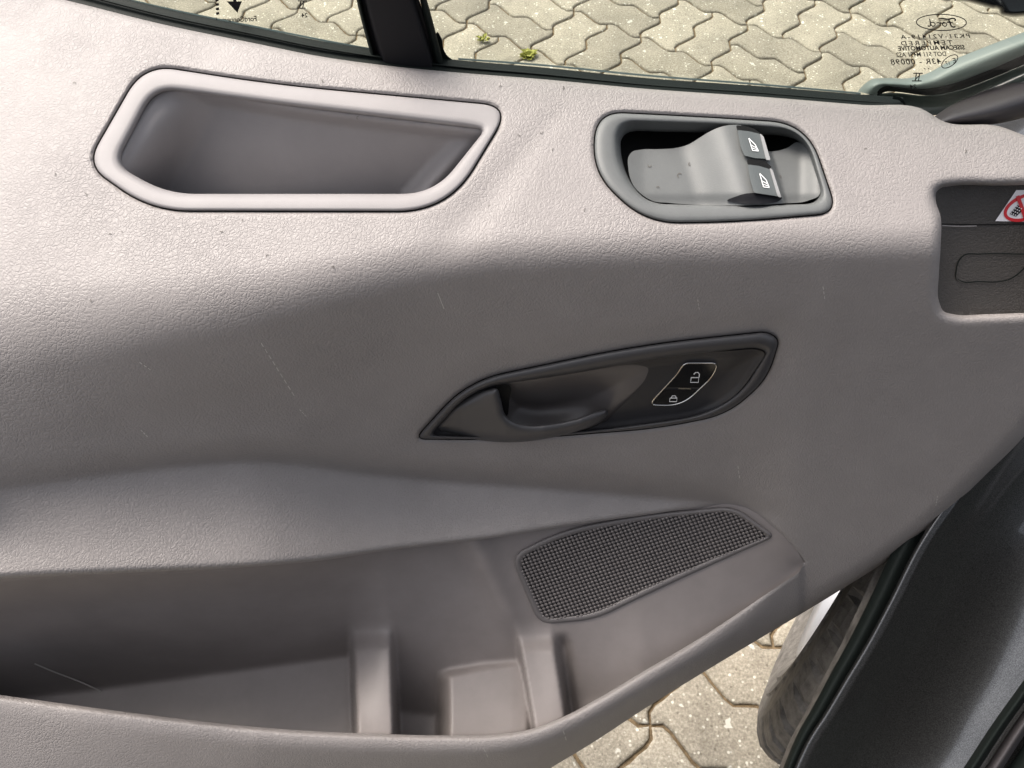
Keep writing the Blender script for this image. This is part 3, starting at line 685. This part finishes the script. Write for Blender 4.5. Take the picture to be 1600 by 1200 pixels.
for p in Gp:
    b_ = len(X)
    for rr, z in ((.50, .0016), (.36, .0002), (.14, -.0004)):
        q = p + np.outer(np.cos(t8) * rr, e1) + np.outer(np.sin(t8) * rr, e2); X += list(W(q[:, 0], q[:, 1], gdx(q[:, 0], q[:, 1]) + z))
    for k in range(2): Fc += [(b_ + k * 8 + i, b_ + k * 8 + (i + 1) % 8, b_ + (k + 1) * 8 + (i + 1) % 8, b_ + (k + 1) * 8 + i) for i in range(8)]
    Fc.append(tuple(b_ + 16 + i for i in range(8)))
mk('speaker_studs', X, Fc, M['grille'], sg, kind='stuff')

# ------------------------------------------------------------------ window: seal, glass, division bar
def belt_d(u, v): return samp(D, u, fT(u) + 6) + .010
def glass_d(u, v):
    """glass stands almost upright behind the belt line"""
    u = np.asarray(u, float); v = np.asarray(v, float); t = fT(np.clip(u, -80, 1440)); base = samp(D, np.clip(u, -80, 1440), t + 6) + .030
    a0 = np.arctan((t - 600) / F); a1 = np.arctan((v - 600) / F)
    # upright plane: distance to it is y / cos(angle below the horizon)
    return base * (cP - (t - 600) / F * -sP * -1) / (cP - (v - 600) / F * sP) if False else base * (cP - (t - 600) / F * sP) / (cP - (v - 600) / F * sP)
Tt = np.array(Tl[:12], float); Tt[-1] = (1411, 168)
off = np.interp(Tt[:, 0], [-80, 130, 560, 700, 1000, 1411], [27, 26, 24, 20, 17, 16])
up_ = Tt - np.stack([off * 0, off], 1)
band('belt_seal', up_, Tt + np.array([0, 6]), M['rubber'], door, lambda u, v: glass_d(u, v) - .004, lambda u, v: belt_d(u, v) - .002, bulge=.003, back=.01)
band('seal_lip', up_ + np.array([0, 9]), up_ + np.array([0, 13]), M['rubber'], door, lambda u, v: glass_d(u, v) - .012, lambda u, v: glass_d(u, v) - .013, bulge=.003, k=6)
def panes(name, poly, label=None):
    poly = np.array(poly, float)
    a = sheet(name, poly, [], glass_d, 60, M['glass'], door, label=label)
    return a
pane_l = panes('window_glass', [(-80, -80), (553, -80), (586, 84), (500, 66), (400, 48), (250, 17), (130, -13), (-80, -66)])
pane_r = panes('window_glass', [(645, -80), (1700, -80), (1700, 60), (1600, 112), (1480, 168), (1411, 165), (1350, 150), (1200, 138), (1000, 122), (850, 108), (720, 98), (688, 88)])
# pale green strip paints a sky reflection along the panes' lower edge
def edge_strip(p, parent): strokes('painted_edge_glint', [(crv(p, 80, False), 3.0)], glass_d, M['edgeglint'], parent, off=.001)
edge_strip([(130, -19), (250, 11), (400, 42), (500, 62), (581, 77)], pane_l)
edge_strip([(716, 92), (850, 102), (1000, 117), (1200, 133), (1345, 146)], pane_r)
sheet('glass_border', crv([(684, 50), (690, 60), (693, 76), (700, 88), (712, 95), (735, 99), (760, 103), (735, 110), (690, 112), (680, 80)], 80), [], lambda u, v: glass_d(u, v) - .004, 8, M['rubber'], pane_r)
# division bar
def bar_d(o): return lambda u, v: glass_d(u, v) - o
band('division_bar', [(552, -60), (562, 0), (590, 108)], [(633, -60), (655, 0), (692, 116)], M['plate'], door, bar_d(.016), bar_d(.016), bulge=.002, prof=lambda t: .008 * (abs(2 * t - 1) > .8), k=24, back=.03)
band('bar_seal', [(640, -60), (656, 0), (684, 116)], [(648, -60), (667, 0), (698, 118)], M['rubber'], door, bar_d(.010), bar_d(.010), bulge=.003, back=.02)
band('bar_seal', [(546, -60), (557, 0), (584, 104)], [(553, -60), (564, 0), (592, 106)], M['rubber'], door, bar_d(.010), bar_d(.010), bulge=.003, back=.02)
# print on the glass, seen reversed from inside
M_ = M['print']; gdn = glass_d
th_ = np.linspace(0, 2 * math.pi, 70)
stroke('oval_logo', np.stack([1471 + 39 * np.cos(th_), 35 + 12.6 * np.sin(th_) + .5 * np.cos(th_)], 1), 1.5, gdn, M_, pane_r, off=.001)
def mir(pts, x0, y0, sx, sy): return [(x0 - x * sx, y0 - y * sy) for x, y in pts]
script = [
    ([(0, .0), (.12, -.12), (.3, .0), (.42, .45), (.5, .8), (.36, .95), (.1, .95), (-.02, .78), (.08, .66)], 2.4), ([(.3, .98), (.6, .88), (1.0, .98), (1.3, .95)], 2.2), ([(.2, .45), (.5, .48), (.68, .5)], 1.6),
    ([(.78, .45), (.66, .2), (.74, .0), (.92, .05), (1.0, .3), (.92, .5), (.8, .46), (1.05, .36), (1.14, .45)], 1.7), ([(1.14, .5), (1.16, .0)], 1.8), ([(1.16, .3), (1.3, .48), (1.44, .42)], 1.7),
    ([(1.9, .42), (1.72, .5), (1.56, .3), (1.6, .04), (1.78, .02), (1.9, .3)], 1.7), ([(1.98, .95), (1.92, .4), (1.92, .05), (2.02, -.02), (2.12, .1)], 1.9)]
strokes('script_lettering', [(crv(mir(p, 1493, 41, 20.5, 12.5), 20, False) if len(p) > 2 else np.array(mir(p, 1493, 41, 20.5, 12.5)), w_ * .9) for p, w_ in script], gdn, M_, pane_r, off=.001)
AX, AY = (-1, .02), (-.10, -1)
for s, u0, v0, sz, bold, sp_, wdt in (('PK31-V21419-A', 1516, 59, 9.5, 0, 1.3, 108), ('TEMPERED', 1488, 69.5, 9.8, 0, 1.4, 80), ('SISECAM AUTOMOTIVE', 1508, 77, 9.6, .03, 1.0, 105), ('DOT 511 M451 AS2', 1479, 87.5, 10, 0, 1.0, 78), ('43R - 00098', 1471, 99.5, 12, 0, 1.15, 79), ('..', 1452, 108, 12, 0, 1.3, 8), ('24', 1433, 138, 9, 0, 1.0, 11), ('. . . .', 1417, 138, 9, 0, 1.0, 22)):
    text('glass_lettering', s, u0, v0, AX, AY, sz, gdn, M_, pane_r, off=.001, bold=bold, shear=.14, space=sp_, width=wdt)
stroke('approval_circle', np.stack([1484 + 12.2 * np.cos(th_) - 3 * np.sin(th_), 96 + 9.6 * np.sin(th_) - 4 * np.cos(th_)], 1), 1.3, gdn, M_, pane_r, off=.001)
text('glass_lettering', 'E', 1494, 98.5, (-1, .05), (-.2, -1), 11, gdn, M_, pane_r, off=.001); text('glass_lettering', '17', 1484, 101, (-1, .05), (-.2, -1), 8, gdn, M_, pane_r, off=.001)
def iibeam(x, y, s, par): strokes('maker_symbol', [([(x - 7 * s, y - 6 * s), (x + 8 * s, y - 6 * s)], 1.6), ([(x - 9 * s, y + 6 * s), (x + 6 * s, y + 6 * s)], 1.6), ([(x - 2 * s, y - 6 * s), (x - 4 * s, y + 6 * s)], 1.7), ([(x + 3 * s, y - 6 * s), (x + 1 * s, y + 6 * s)], 1.7), ([(x - 3 * s, y + 3 * s), (x + 2.5 * s, y - 3 * s)], 1.3)], gdn, M_, par, off=.001)
iibeam(1434, 120.5, 1.0, pane_r); iibeam(472, 7, .95, pane_l)
text('glass_lettering', '24', 481, 27, AX, AY, 10, gdn, M_, pane_l, off=.001); text('glass_lettering', '. . . .', 464, 27, AX, AY, 8, gdn, M_, pane_l, off=.001)
text('glass_lettering', 'FordConnected.com', 401, 33, (-1, .04), (-.06, -1), 12, gdn, M_, pane_l, off=.001, space=.93, width=83)
mk('arrow_symbol', W([354, 378, 371, 365, 365, 369, 369, 363], [1, 1, 19, 1, -30, -30, -30, -30][:8] if False else [2, 2, 20, 2, -25, -25, 2, 2], glass_d(np.array([354, 378, 371, 365, 363, 369, 370, 363.]), np.array([2, 2, 20, 2, -25, -25, 2, 2.])) - .001)[:3], [(0, 1, 2)], M_, pane_l, smooth=False)
strokes('arrow_stem', [([(364, -25), (367, 4)], 5)] + [([(338 + .35 * k, -16 + 7 * k - .0), (338.8 + .35 * k, -12 + 7 * k)], 5) for k in range(6)], gdn, M_, pane_l, off=.001)

# mirror base and corner trim outside the glass
od = lambda o: (lambda u, v: glass_d(np.minimum(u, 1520), v) + o)
mb = van
band('mirror_foot', [(1340, 143), (1350, 132), (1362, 124), (1380, 122), (1420, 122), (1445, 116), (1480, 98), (1540, 73), (1600, 50), (1690, 14)], [(1370, 150), (1374, 140), (1382, 135), (1400, 136), (1440, 139), (1480, 133), (1540, 112), (1600, 86), (1650, 66), (1700, 46)], M['sail'], mb, od(.022), od(.010), bulge=.006, back=.03)
band('foot_seal', [(1366, 147), (1372, 139), (1382, 134), (1400, 135), (1440, 138), (1480, 132), (1540, 111), (1600, 85), (1700, 45)], [(1370, 152), (1376, 147), (1386, 143), (1405, 144), (1450, 149), (1490, 143), (1550, 122), (1600, 101), (1700, 60)], M['black'], mb, od(.010), od(.012), bulge=.001, back=.02)
band('corner_trim', [(1352, 148), (1395, 145), (1450, 149), (1490, 143), (1550, 122), (1600, 101), (1700, 60)], [(1356, 168), (1400, 182), (1460, 180), (1490, 176), (1550, 150), (1600, 128), (1700, 90)], M['darkgreen'], mb, od(.012), od(.004), bulge=-.004, back=.02)
mh = crv([(1487, -30), (1492, 0), (1510, 3), (1540, 11), (1552, 14), (1559, 14), (1562, 22), (1575, 26), (1610, 25), (1700, 18), (1700, -40)], 120)
rr = [(mh, .86), (inset(mh, 2), .845), (inset(mh, 5), .838), (inset(mh, 9), .835)]
loft('mirror_housing', [(P_, np.full(len(P_), d_)) for P_, d_ in [(mh, .93)] + rr], M['gloss'], van, cap=True)
stroke('seal_end', crv([(1395, 152), (1408, 156), (1413, 166), (1412, 172)], 20, False), 5, lambda u, v: glass_d(u, v) - .012, M['rubber'], door)
# front pillar trim of the window frame, a rounded tube
band('pillar_trim', [(1452, 188), (1480, 168), (1540, 141), (1600, 115), (1700, 72)], [(1475, 196), (1520, 197), (1560, 193), (1600, 184), (1700, 160)], M['pillar'], door, lambda u, v: belt_d(np.minimum(u, 1500), v) + .020, lambda u, v: belt_d(np.minimum(u, 1500), v) + .012, bulge=.018, k=16, back=.02)
# outer shell of the door behind the trim
Sh = crv([(-80, 20), (200, 60), (600, 125), (1000, 160), (1400, 195), (1640, 260), (1650, 480), (1560, 640), (1440, 770), (1200, 960), (900, 1150), (500, 1280), (-80, 1290)], 160)
dsh = samp(D, Sh[:, 0], Sh[:, 1])
Xw = W(Sh[:, 0], Sh[:, 1], dsh + .012); nrm = np.array([.10, .985, .0]); nrm /= np.linalg.norm(nrm)
X1 = W(Sh[:, 0], Sh[:, 1], dsh + .10 + .20 * sst((Sh[:, 1] - 500) / 400)); n_ = len(Sh)
mk('door_shell', np.vstack([Xw + np.array([0, .012, 0]), X1]), [(i, (i + 1) % n_, n_ + (i + 1) % n_, n_ + i) for i in range(n_)] + [tuple(n_ + i for i in range(n_))], M['paint'], door, smooth=False)

# ------------------------------------------------------------------ van body beside the door, wheel
YAW = .6214; hd = np.array([math.sin(YAW), math.cos(YAW), 0]); out_n = np.array([-math.cos(YAW), math.sin(YAW), 0]); zz_ = np.array([0, 0, 1.])

# jamb: painted surface that rolls over from its outer edge; (u, v, depth) curves
def surf(name, curves, mat_, parent, n=120, k=8, label=None):
    C = [crv(c, n, False) for c in curves]; C = np.array(C)            # rows x n x 3
    rows = []
    for i in range(len(C) - 1):
        for t in np.linspace(0, 1, k, endpoint=False):
            g = lambda q: C[min(max(q, 0), len(C) - 1)]
            p0, p1, p2, p3 = g(i - 1), g(i), g(i + 1), g(i + 2)
            rows.append(.5 * (2 * p1 + (p2 - p0) * t + (2 * p0 - 5 * p1 + 4 * p2 - p3) * t * t + (3 * p1 - p0 - 3 * p2 + p3) * t ** 3))
    rows.append(C[-1])
    return loft(name, [(r_[:, :2], r_[:, 2]) for r_ in rows], mat_, parent, closed=False, label=label)
B = [(1660, 560), (1580, 650), (1500, 752), (1432, 852), (1388, 939), (1351, 1008), (1319, 1061), (1287, 1115), (1263, 1152), (1240, 1200), (1205, 1290)]
zB = np.interp([p[1] for p in B], [560, 752, 1290], [.635, .650, .70])
def off_c(dx, dy, dz): return [(p[0] + dx * (1 + .0 * i), p[1] + dy, z + dz) for i, (p, z) in enumerate(zip(B, zB))]
def offb(dx, dy, dz): return [(p[0] + dx, p[1] + dy, z + dz) for p, z in zip(B, zB)]
surf('door_jamb', [offb(0, 0, .05), offb(0, 0, 0), offb(12, 4, -.008), offb(30, 10, -.003), offb(70, 23, .010), offb(105, 35, .0155), offb(135, 45, .0165), offb(165, 55, .0135), offb(195, 65, .007), offb(225, 75, -.003), offb(258, 86, -.013), offb(300, 100, -.020), offb(420, 140, .0)], M['paint'], van)
Bs = np.array(B, float)
band('jamb_seal', Bs + np.array([-30, -10]) * np.linspace(1.2, .4, len(B))[:, None], Bs + np.array([2, 1]), M['rubber'], van, (.653, .705), (.648, .70), bulge=.008, back=.02)
band('arch_liner', Bs + np.array([-62, 4]) * np.linspace(1.0, .4, len(B))[:, None] * np.linspace(1, .8, len(B))[:, None], Bs + np.array([-24, -8]) * np.linspace(1.1, .35, len(B))[:, None], M['tyre'], van, (.675, .76), (.66, .725), bulge=-.004, back=.03)
# sill seals at the lower right
for k, (dx, w_) in enumerate(((0, 20), (34, 22), (70, 60))):
    A_ = [(1690 + dx, 930), (1600 + dx, 1062), (1548 + dx, 1135), (1502 + dx, 1205), (1440 + dx, 1290)]
    band('sill_seal', A_, [(a_ + w_, b_ + w_ * .4) for a_, b_ in A_], (M['rubber'], M['pillar'], M['rubber'])[k], van, (.58, .63), (.57, .62), bulge=.010, back=.03)
# fender and pillar behind the hinge side of the door
surf('front_fender', [[(1440, 215, .80), (1480, 205, .80), (1560, 190, .80), (1640, 150, .80), (1760, 90, .80)], [(1440, 320, .74), (1500, 300, .74), (1580, 280, .74), (1660, 260, .74), (1760, 230, .74)], [(1500, 480, .78), (1560, 480, .78), (1620, 480, .78), (1700, 480, .78), (1760, 480, .78)], [(1500, 760, .84), (1560, 740, .84), (1620, 720, .84), (1700, 700, .84), (1760, 700, .84)]], M['paint'], van)
# side of the body behind the picture: rear door, roof edge and cab side seen from other places and in reflections
def boxw(name, o, dx, dy, dz, m_, parent):
    c = [o + dx * a + dy * b + dz * c_ for c_ in (0, 1) for a, b in ((0, 0), (1, 0), (1, 1), (0, 1))]
    return mk(name, c, [(3, 2, 1, 0), (4, 5, 6, 7), (0, 1, 5, 4), (1, 2, 6, 5), (2, 3, 7, 6), (3, 0, 4, 7)], m_, parent, smooth=False)
base = np.array([.66, .28, 0.]) - out_n * .22
boxw('cargo_side', base - hd * 4.2 + zz_ * .35, hd * 3.2, -out_n * 1.6, zz_ * 2.0, M['paint'], van)

boxw('cab_floor', base - hd * 1.0 - out_n * .10 + zz_ * .35, hd * 1.1, -out_n * 1.5, zz_ * .06, M['rubber'], van)

boxw('cab_reflection_box', np.array([.82, -1.1, .35]), np.array([1.2, -.6, 0]), np.array([.5, 1.6, 0]), zz_ * .72, M['rubber'], van)  # unseen dark box, added so the jamb paint has something dark to reflect
boxw('cab_rear', base - hd * 1.05 + zz_ * .35 - out_n * .1, hd * .05, -out_n * 1.5, zz_ * 1.3, M['rubber'], van)
def wheel():
    wt = pempty('front_wheel', (.512, .388, .0))
    Rw, Wd = .317, .205; cam_ = -.0776
    upv = np.array([math.cos(YAW) * math.sin(cam_), -math.sin(YAW) * math.sin(cam_), math.cos(cam_)]); ax = np.cross(hd, upv)   # ax points inwards (to the van)
    c = np.array([.500, .372, .008]) + upv * Rw
    prof = [(.012, .205), (.006, .215), (-.004, .236), (-.007, .240), (-.005, .2435), (-.008, .262), (-.010, .2655), (-.007, .269), (-.004, .298), (.006, .316), (.018, .327), (.036, .3325), (.050, .333), (.052, .326), (.060, .326), (.062, .334), (.098, .335), (.100, .327), (.108, .327), (.110, .335), (.146, .334), (.148, .326), (.156, .326), (.158, .333), (.172, .332), (.19, .325), (.20, .31), (.205, .27), (.20, .22)]
    n = 360; X = []; Fc = []
    for i in range(n):
        a = 2 * math.pi * i / n; dr = hd * math.sin(a) + upv * math.cos(a)
        for k, (x_, r_) in enumerate(prof):
            rr_ = r_ - .013; x_ = x_ * .8
            if 9 <= k <= 12 or k >= 22 or k in (14, 15, 18, 19):
                if (i + (k // 3) * 2) % 9 in (0, 1): rr_ -= .007
            if 7 <= k <= 8 and i % 9 in (0, 1): rr_ -= .003
            X.append(c + ax * x_ + dr * rr_)
    m_ = len(prof)
    for i in range(n):
        for k in range(m_ - 1): Fc.append((i * m_ + k, i * m_ + k + 1, ((i + 1) % n) * m_ + k + 1, ((i + 1) % n) * m_ + k))
    mk('tyre', X, Fc, M['tyre'], wt, smooth=False)
    rp_ = [(.010, .206), (.004, .203), (.012, .196), (.03, .190), (.055, .180), (.06, .17)]
    X = []; Fc = []; n = 96
    for i in range(n):
        a = 2 * math.pi * i / n; dr = hd * math.sin(a) + upv * math.cos(a)
        for x_, r_ in rp_: X.append(c + ax * x_ + dr * (r_ - .013))
    m_ = len(rp_)
    for i in range(n):
        for k in range(m_ - 1): Fc.append((i * m_ + k, i * m_ + k + 1, ((i + 1) % n) * m_ + k + 1, ((i + 1) % n) * m_ + k))
    rim = mk('rim', X, Fc, M['rim'], wt)
    for s in range(5):
        a0 = 2 * math.pi * s / 5; X = []
        for rr_, hw, x_ in ((.03, .03, .02), (.10, .022, .018), (.185, .03, .03)):
            dr = hd * math.sin(a0) + upv * math.cos(a0); tg = hd * math.cos(a0) - upv * math.sin(a0)
            X += [c + ax * (x_ + .02) + dr * rr_ - tg * hw, c + ax * x_ + dr * rr_ - tg * hw * .6, c + ax * x_ + dr * rr_ + tg * hw * .6, c + ax * (x_ + .02) + dr * rr_ + tg * hw]
        mk('spoke', X, [(r_ * 4 + q, r_ * 4 + q + 1, r_ * 4 + q + 5, r_ * 4 + q + 4) for r_ in range(2) for q in range(3)], M['rim'], wt)
wheel()

# ------------------------------------------------------------------ small things
def tuft(u, v, nleaf, rad, label):
    d = (HC) / (sP + (v - 600) / F * cP); p = W(u, v, d)
    X = []; Fc = []
    for k in range(nleaf):
        a = random.uniform(0, 6.28); l = rad * random.uniform(.5, 1); h = random.uniform(.003, .012); r0 = random.uniform(0, rad * .4)
        c = p + np.array([math.cos(a) * r0, math.sin(a) * r0, .001]); e = c + np.array([math.cos(a) * l, math.sin(a) * l, h]); s_ = np.array([-math.sin(a), math.cos(a), 0]) * l * .3
        mdp = (c + e) / 2 + np.array([0, 0, h * .5]); i = len(X); X += [c, mdp + s_, e, mdp - s_]; Fc.append((i, i + 1, i + 2, i + 3))
    o = mk('weed', X, Fc, M['weed'], None, smooth=False); tag(o, label, 'weed')
tuft(826, 88, 60, .022, 'bright yellow green weed tuft growing in a paving joint near the window edge')
tuft(756, 64, 26, .018, 'small sparse yellow green weed in a paving joint beside the division bar')
def surf_any(u, v): return skin_d(np.asarray(u, float), np.asarray(v, float))
LINT = ['on pale trim left of the grip pocket tip', 'below left of the grip pocket tip', 'on trim above the left end of the grip pocket', 'below the grip pocket, leftmost of a close pair', 'below the grip pocket, rightmost of a close pair',
        'just below the middle of the grip pocket', 'below and right of the grip pocket middle', 'lowest below the grip pocket near the armrest edge', 'on the far wall inside the grip pocket, leftmost of three', 'on the far wall inside the grip pocket, middle of three', 'on the far wall inside the grip pocket, rightmost of three',
        'low on the fold between grip pocket and switches', 'high on the fold between grip pocket and switches', 'just right of the grip pocket corner', 'beside the fold, left of the switch bezel', 'left below the switch bezel', 'just under the window seal near the division bar', 'under the window seal above the fold',
        'between the switch bezel and the dark recess', 'above the red and white sticker recess', 'above the grip pocket near the division bar', 'far left on the sloping armrest edge', 'low on the armrest edge above the door face']
LINT2 = ['dark curl of lint in the left dish of the window switch scoop', 'dark curl of lint at the foot of the switch hump', 'largest round grey speck in the middle of the switch scoop', 'faint speck at the lower left of the switch scoop', 'lone speck in the basin right of the window switches']
def scuff(pts, wd, parent=None):
    stroke('scuff_mark', pts, wd, surf_any, M['scuff'], door, off=.00025)
for a_, b_, wd, dots in (((408, 536), (462, 622), 1.3, 9), ((218, 566), (238, 580), 1.2, 3), ((220, 672), (232, 684), 1.4, 3), ((468, 640), (480, 652), 1.0, 3), ((684, 458), (700, 498), 1.4, 1), ((1286, 448), (1289, 470), 1.2, 3), ((1090, 468), (1093, 486), 1.0, 3), ((1153, 728), (1156, 750), 1.0, 3), ((1465, 775), (1462, 792), 1.2, 4), ((880, 1142), (886, 1160), 1.6, 2), ((756, 1170), (764, 1186), 1.4, 2)):
    a_ = np.array(a_, float); b_ = np.array(b_, float); L = []
    for k in range(dots):
        p0 = a_ + (b_ - a_) * (k / dots); p1 = a_ + (b_ - a_) * ((k + .62) / dots)
        L.append((np.array([p0, p1]), wd * random.uniform(.7, 1.1)))
    strokes('scuff_mark', L, surf_any, M['scuff'], door, off=.00025)
strokes('scuff_mark', [(np.array([(54, 1037), (85, 1050), (120, 1063), (158, 1080)]), 2.2)], liner_d, M['scuff'], door, off=.0008)
for k, (u, v) in enumerate([(86, 272), (134, 304), (116, 130), (172, 366), (189, 362), (346, 360), (380, 344), (418, 400), (560, 184), (612, 183), (680, 187), (765, 322), (846, 206), (810, 213), (864, 234), (914, 328), (782, 135), (880, 137), (1353, 234), (1508, 236), (505, 126), (140, 470), (520, 418)]):
    f_ = cup_d if (v in (184, 183, 187)) else surf_any
    t = np.linspace(0, random.uniform(2, 4.5), 7); r_ = random.uniform(1.2, 2.6); a0 = random.uniform(0, 6.28)
    P_ = np.stack([u + r_ * np.cos(t + a0), v + r_ * np.sin(t + a0)], 1); Vv, ff = quadline(P_, random.uniform(.7, 1.3))
    o = mk('lint', W(Vv[:, 0], Vv[:, 1], f_(Vv[:, 0], Vv[:, 1]) - .0005), ff, M['lint'], None)
    tag(o, 'tiny dark speck of lint ' + LINT[k], 'lint', 'specks of lint on the armrest')
for k, (u, v, r_) in enumerate([(1015, 258, 2.6), (1078, 256, 2.2), (1062, 274, 3.4), (1028, 293, 2.0), (1219, 276, 1.6)]):
    t = np.linspace(0, 3.6, 8); P_ = np.stack([u + r_ * np.cos(t + k), v + r_ * np.sin(t + k)], 1); Vv, ff = quadline(P_, 1.0)
    o = mk('lint', W(Vv[:, 0], Vv[:, 1], scoop_d(Vv[:, 0], Vv[:, 1]) - .0005), ff, M['lint'], None)
    tag(o, LINT2[k], 'lint', 'specks of lint in the switch scoop')
